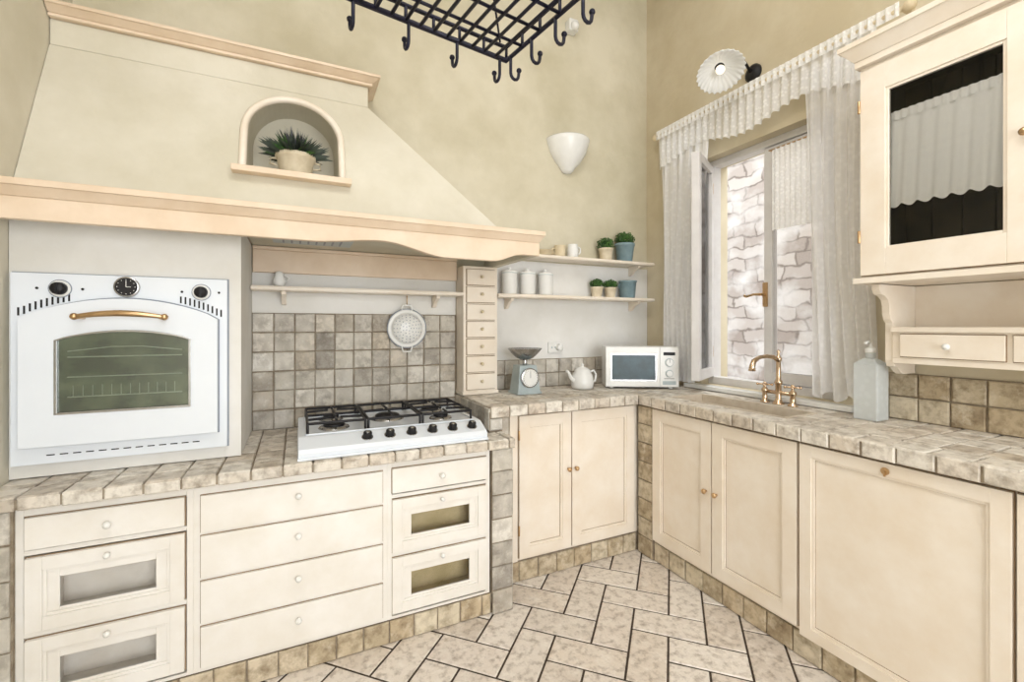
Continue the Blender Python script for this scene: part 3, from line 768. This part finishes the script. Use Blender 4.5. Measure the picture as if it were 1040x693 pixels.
# scale
b=B('kitchen_scale');sx,sy=1.235,2.41
b.m(GREYS);b.frus((sx-.075,sx+.075,sy-.06,sy+.06,C2+.002),(sx-.055,sx+.055,sy-.045,sy+.045,C2+.17));b.box(sx-.08,sx+.08,sy-.065,sy+.065,C2+.002,C2+.014)
b.m(CHROME);b.lathe([(.058,0),(.058,.014),(.052,.016)],(sx,sy-.055,C2+.098),28,(0,-1,0))
b.m(CERAM);b.cyl((sx,sy-.071,C2+.098),.051,.002,(0,-1,0),28)
b.m(BLACK);b.box(sx-.001,sx+.001,sy-.075,sy-.073,C2+.098,C2+.138)
for k in range(20):
    a=k*pi/10;r=.044;b.box(sx+r*math.cos(a)-.001,sx+r*math.cos(a)+.001,sy-.0745,sy-.073,C2+.098+r*math.sin(a)-.003,C2+.098+r*math.sin(a)+.003)
b.m(CHROME);b.cyl((sx,sy,C2+.17),.014,.03)
b.lathe([(.02,.0),(.05,.012),(.085,.045),(.105,.07),(.100,.07),(.08,.048),(.045,.018),(0,.012)],(sx,sy,C2+.20),30)
b.done(.003)
b=B('enamel_kettle');kx,ky=1.655,2.42
b.m(CERAM);b.lathe([(.058,0),(.070,.01),(.073,.04),(.066,.085),(.05,.112),(.051,.118),(.034,.132),(.01,.14),(.008,.148),(.012,.156),(0,.163)],(kx,ky,C2+.002),26)
b.tube([(kx-.06,ky,C2+.05),(kx-.088,ky,C2+.078),(kx-.104,ky,C2+.11),(kx-.12,ky,C2+.122)],[.016,.012,.009,.008],10)
b.tube([(kx+.055,ky,C2+.105),(kx+.088,ky,C2+.115),(kx+.106,ky,C2+.088),(kx+.098,ky,C2+.047),(kx+.066,ky,C2+.032)],.007,8)
b.done()
b=B('power_socket');b.m(CERAM);b.box(1.51,1.61,YB-.02,YB-.007,1.17,1.24);b.m(GREYS)
for x in (1.535,1.56,1.585): b.cyl((x,YB-.0195,1.205),.006,.002,(0,-1,0),10)
b.m(CERAM);b.lathe([(.022,0),(.022,.03),(.012,.035)],(1.585,YB-.02,1.205),16,(0,-1,0));b.done(.002)

def canister(x,z,y=2.545):
    b=B('storage_canister');b.m(CERAM);b.lathe([(.044,0),(.048,.005),(.048,.125),(.050,.128),(.050,.14),(.044,.146),(.012,.15),(.01,.158),(.013,.166),(0,.17)],(x,y,z+.001),24)
    b.m(GREYS);b.lathe([(.0485,.128),(.0507,.130),(.0507,.133),(.0485,.135)],(x,y,z+.001),24);b.done()
for x in (1.195,1.325,1.455): canister(x,1.545)
def pot(name,x,z,pm,r=.036,h=.07,R=.055,y=2.545,lm=LEAF,wr=.011):
    b=B(name);b.m(pm);b.lathe([(r*.78,0),(r*.8,.003),(r,h*.85),(r*1.08,h*.87),(r*1.08,h),(r*.98,h),(r*.92,h*.9),(0,h*.88)],(x,y,z+.001),22)
    b.m(SOIL);b.cyl((x,y,z+h*.87),r*.92,.004)
    b.m(lm);b.bush((x,y,z+h+R*.5),R,420,wr,.7);b.done()
pot('potted_herb',1.935,1.80,TERRA,r=.048,h=.085,R=.058,wr=.009)
pot('potted_ivy',2.10,1.80,BLUEP,r=.066,h=.13,R=.066,wr=.010)
pot('potted_herb',1.86,1.545,TERRA,r=.040,h=.07,R=.045,wr=.008)
pot('potted_herb',1.975,1.545,TERRA,r=.040,h=.07,R=.045,wr=.008)
b=B('zinc_planter');b.m(BLUEP);b.lathe([(.05,0),(.052,.004),(.062,.11),(.067,.113),(.067,.122),(.06,.122),(.052,.02),(0,.016)],(2.12,2.54,1.546),26)
b.tube([(2.12-.066,2.54,1.645),(2.12-.08,2.54,1.63),(2.12-.066,2.54,1.61)],.004,8);b.done()
b=B('ceramic_bowl');b.m(STRAW);b.lathe([(.035,0),(.036,.005),(.05,.02),(.068,.05),(.072,.056),(.066,.056),(.045,.022),(0,.01)],(1.30,2.54,1.801),26);b.done()
b=B('ceramic_jug');b.m(CERAM);b.lathe([(.03,0),(.036,.01),(.04,.05),(.032,.08),(.034,.09),(.03,.09),(.028,.08),(0,.02)],(1.66,2.54,1.801),22)
b.tube([(1.695,2.54,1.88),(1.72,2.54,1.87),(1.72,2.54,1.84),(1.698,2.54,1.825)],.005,8);b.done()
b=B('coffee_mug');b.m(STRAW);b.lathe([(.032,0),(.036,.005),(.038,.075),(.034,.075),(.03,.01),(0,.008)],(1.56,2.54,1.801),22)
b.tube([(1.525,2.54,1.86),(1.50,2.54,1.85),(1.505,2.54,1.825),(1.527,2.54,1.818)],.005,8);b.done()
b=B('stacked_plates');b.m(STRAW)
for k in range(4): b.lathe([(.035,0),(.062,.008),(.063,.011),(.035,.004),(0,.004)],(1.44,2.54,1.801+k*.008),26)
b.done()
b=B('salt_shaker');b.m(CERAM);b.lathe([(.018,0),(.026,.01),(.03,.03),(.02,.055),(.022,.065),(.012,.075),(0,.078)],(-.08,2.545,1.546),18)
b.tube([(-.055,2.545,1.60),(-.035,2.545,1.59),(-.05,2.545,1.57)],.004,8);b.done()

# ---------------------------------------------------------------- lamps
b=B('sconce_lamp');b.m(CERAM)
prof=[(0,.0),(.03,.004),(.045,.018),(.055,.035),(.095,.075),(.13,.13),(.15,.19),(.158,.215),(.152,.222),(.145,.21),(.12,.13),(.08,.085),(.0,.07)]
b.lathe(prof,(1.66,YB-.003,2.385),32,None,pi,2*pi);b.done()
b=B('bracket_lamp');b.m(BLACK);y=1.74
b.lathe([(.05,0),(.05,.01),(.035,.022),(.015,.03)],(XR-.001,y,2.80),22,(-1,0,0))
b.tube([(XR-.03,y,2.80),(2.30,y+.0,2.84),(2.23,y+.005,2.87),(2.16,y+.01,2.865),(2.11,y+.015,2.83),(2.10,y+.015,2.80)],.008,10)
ax=Vector((-.28,-.42,-.86)).normalized();pc=Vector((2.10,y+.015,2.795))
b.lathe([(.02,-.02),(.024,.0),(.026,.03),(.02,.035)],pc,16,ax)
b.m(CERAM)
b.lathe([(.028,.02),(.05,.024),(.09,.045),(.122,.078),(.119,.080),(.086,.050),(.047,.032),(.02,.03)],pc,144,ax,rib=.03,ribn=26)
b.m(mat('lamp_bulb',S(255,246,225),.3,col2=S(255,240,215),scale=3,em=1.0));b.ball(pc+ax*.055,.024);b.done()
b=B('alarm_sensor');b.m(CERAM);b.box(1.65,1.72,YB-.06,YB-.001,3.34,3.42);b.lathe([(.03,0),(.028,.02),(.015,.035),(0,.04)],(1.685,YB-.06,3.37),18,(0,-1,-.5));b.done(.006)

# ---------------------------------------------------------------- pot rack
b=B('hanging_pot_rack');b.m(RACK)
a=math.radians(9);zr=2.36
b.M=Matrix.Translation((.72,1.56,zr))@Matrix.Rotation(a,4,'Z')
Lx,Ly=.80,.52
for z in (0,.05):
    b.tube([(0,0,z),(-Lx,0,z),(-Lx,-Ly,z),(0,-Ly,z)],.010 if z==0 else .008,8,True)
def bar(p,q,r=.006): b.tube([p,q],r,6)
for i in range(1,16): bar((-Lx*i/16,0,0),(-Lx*i/16,-Ly,0))
for i in range(1,5): bar((0,-Ly*i/5,.003),(-Lx,-Ly*i/5,.003))
for i in range(0,17,2): bar((-Lx*i/16,0,0),(-Lx*i/16,0,.05))
for i in range(0,6,1): bar((0,-Ly*i/5,0),(0,-Ly*i/5,.05))
def hook(x,y,dx,dy):
    P=[(x,y,.0),(x,y,-.03),(x,y,-.055)]
    for k in range(7):
        t=pi+pi*k/6
        P.append((x+dx*.018*(1+math.cos(t)),y+dy*.018*(1+math.cos(t)),-.06+.02*math.sin(t)))
    P.append((x+dx*.038,y+dy*.038,-.042))
    b.tube(P,.006,8);b.ball((x+dx*.038,y+dy*.038,-.040),.010,10)
for i in range(4): hook(-.03-i*.18,0,0,1)
for i in range(4): hook(0,-.03-i*.13,1,0)
b.M=Matrix.Identity(4)
cM=Matrix.Translation((.72,1.56,zr))@Matrix.Rotation(a,4,'Z')
for lx,ly in ((-.08,-.08),(-Lx+.08,-.08),(-.08,-Ly+.08),(-Lx+.08,-Ly+.08)):
    p=cM@Vector((lx,ly,.0));q=cM@Vector((-Lx/2,-Ly/2,1.0))
    b.tube([p,q],.004,6)
q=cM@Vector((-Lx/2,-Ly/2,1.0));b.tube([q,(q.x,q.y,ZC-.001)],.006,6)
b.done()

# ---------------------------------------------------------------- lights / world / camera
sc=bpy.context.scene
w_=bpy.data.worlds.new('sky');sc.world=w_;w_.use_nodes=True
bg=w_.node_tree.nodes['Background'];bg.inputs[0].default_value=(.92,.96,1,1);bg.inputs[1].default_value=3.6
def area(name,loc,size,sy,power,col,rot):
    l=bpy.data.lights.new(name,'AREA');l.shape='RECTANGLE';l.size=size;l.size_y=sy;l.energy=power;l.color=col
    o=bpy.data.objects.new(name,l);o.location=loc;o.rotation_euler=rot;sc.collection.objects.link(o);return o
area('ceiling_fill',(.3,.2,3.8),1.6,1.6,52,(1,.98,.96),Vector((.45,.15,-1)).to_track_quat('-Z','Y').to_euler())  # added overhead fill lamp, unseen, tilted to brighten the window wall
area('rear_fill',(.7,-2.5,1.6),2.4,2.4,76,(.97,.985,1),(math.radians(90),0,0))  # added fill lamp behind the camera, standing in for window daylight
area('outdoor_fill',(3.35,1.75,3.5),1.0,2.0,60,(.95,.98,1),Vector((-.62,0,-1)).to_track_quat('-Z','Y').to_euler())  # added lamp out of view above the window, stands in for sky
s=bpy.data.lights.new('sun','SUN');s.energy=.8;s.angle=.1;so=bpy.data.objects.new('sun',s)
so.rotation_euler=Vector((.55,.25,-.8)).to_track_quat('-Z','Y').to_euler();sc.collection.objects.link(so)
cam=bpy.data.cameras.new('cam');co=bpy.data.objects.new('camera',cam);sc.collection.objects.link(co)
co.location=(0,0,H);co.rotation_euler=(math.radians(90),0,math.radians(-25.5))
cam.sensor_width=36;cam.lens=458/1040*36;cam.shift_y=-15.5/1040;cam.clip_start=.02
sc.camera=co
sc.view_settings.view_transform='Standard'
sc.view_settings.look='None'
sc.view_settings.exposure=-.2
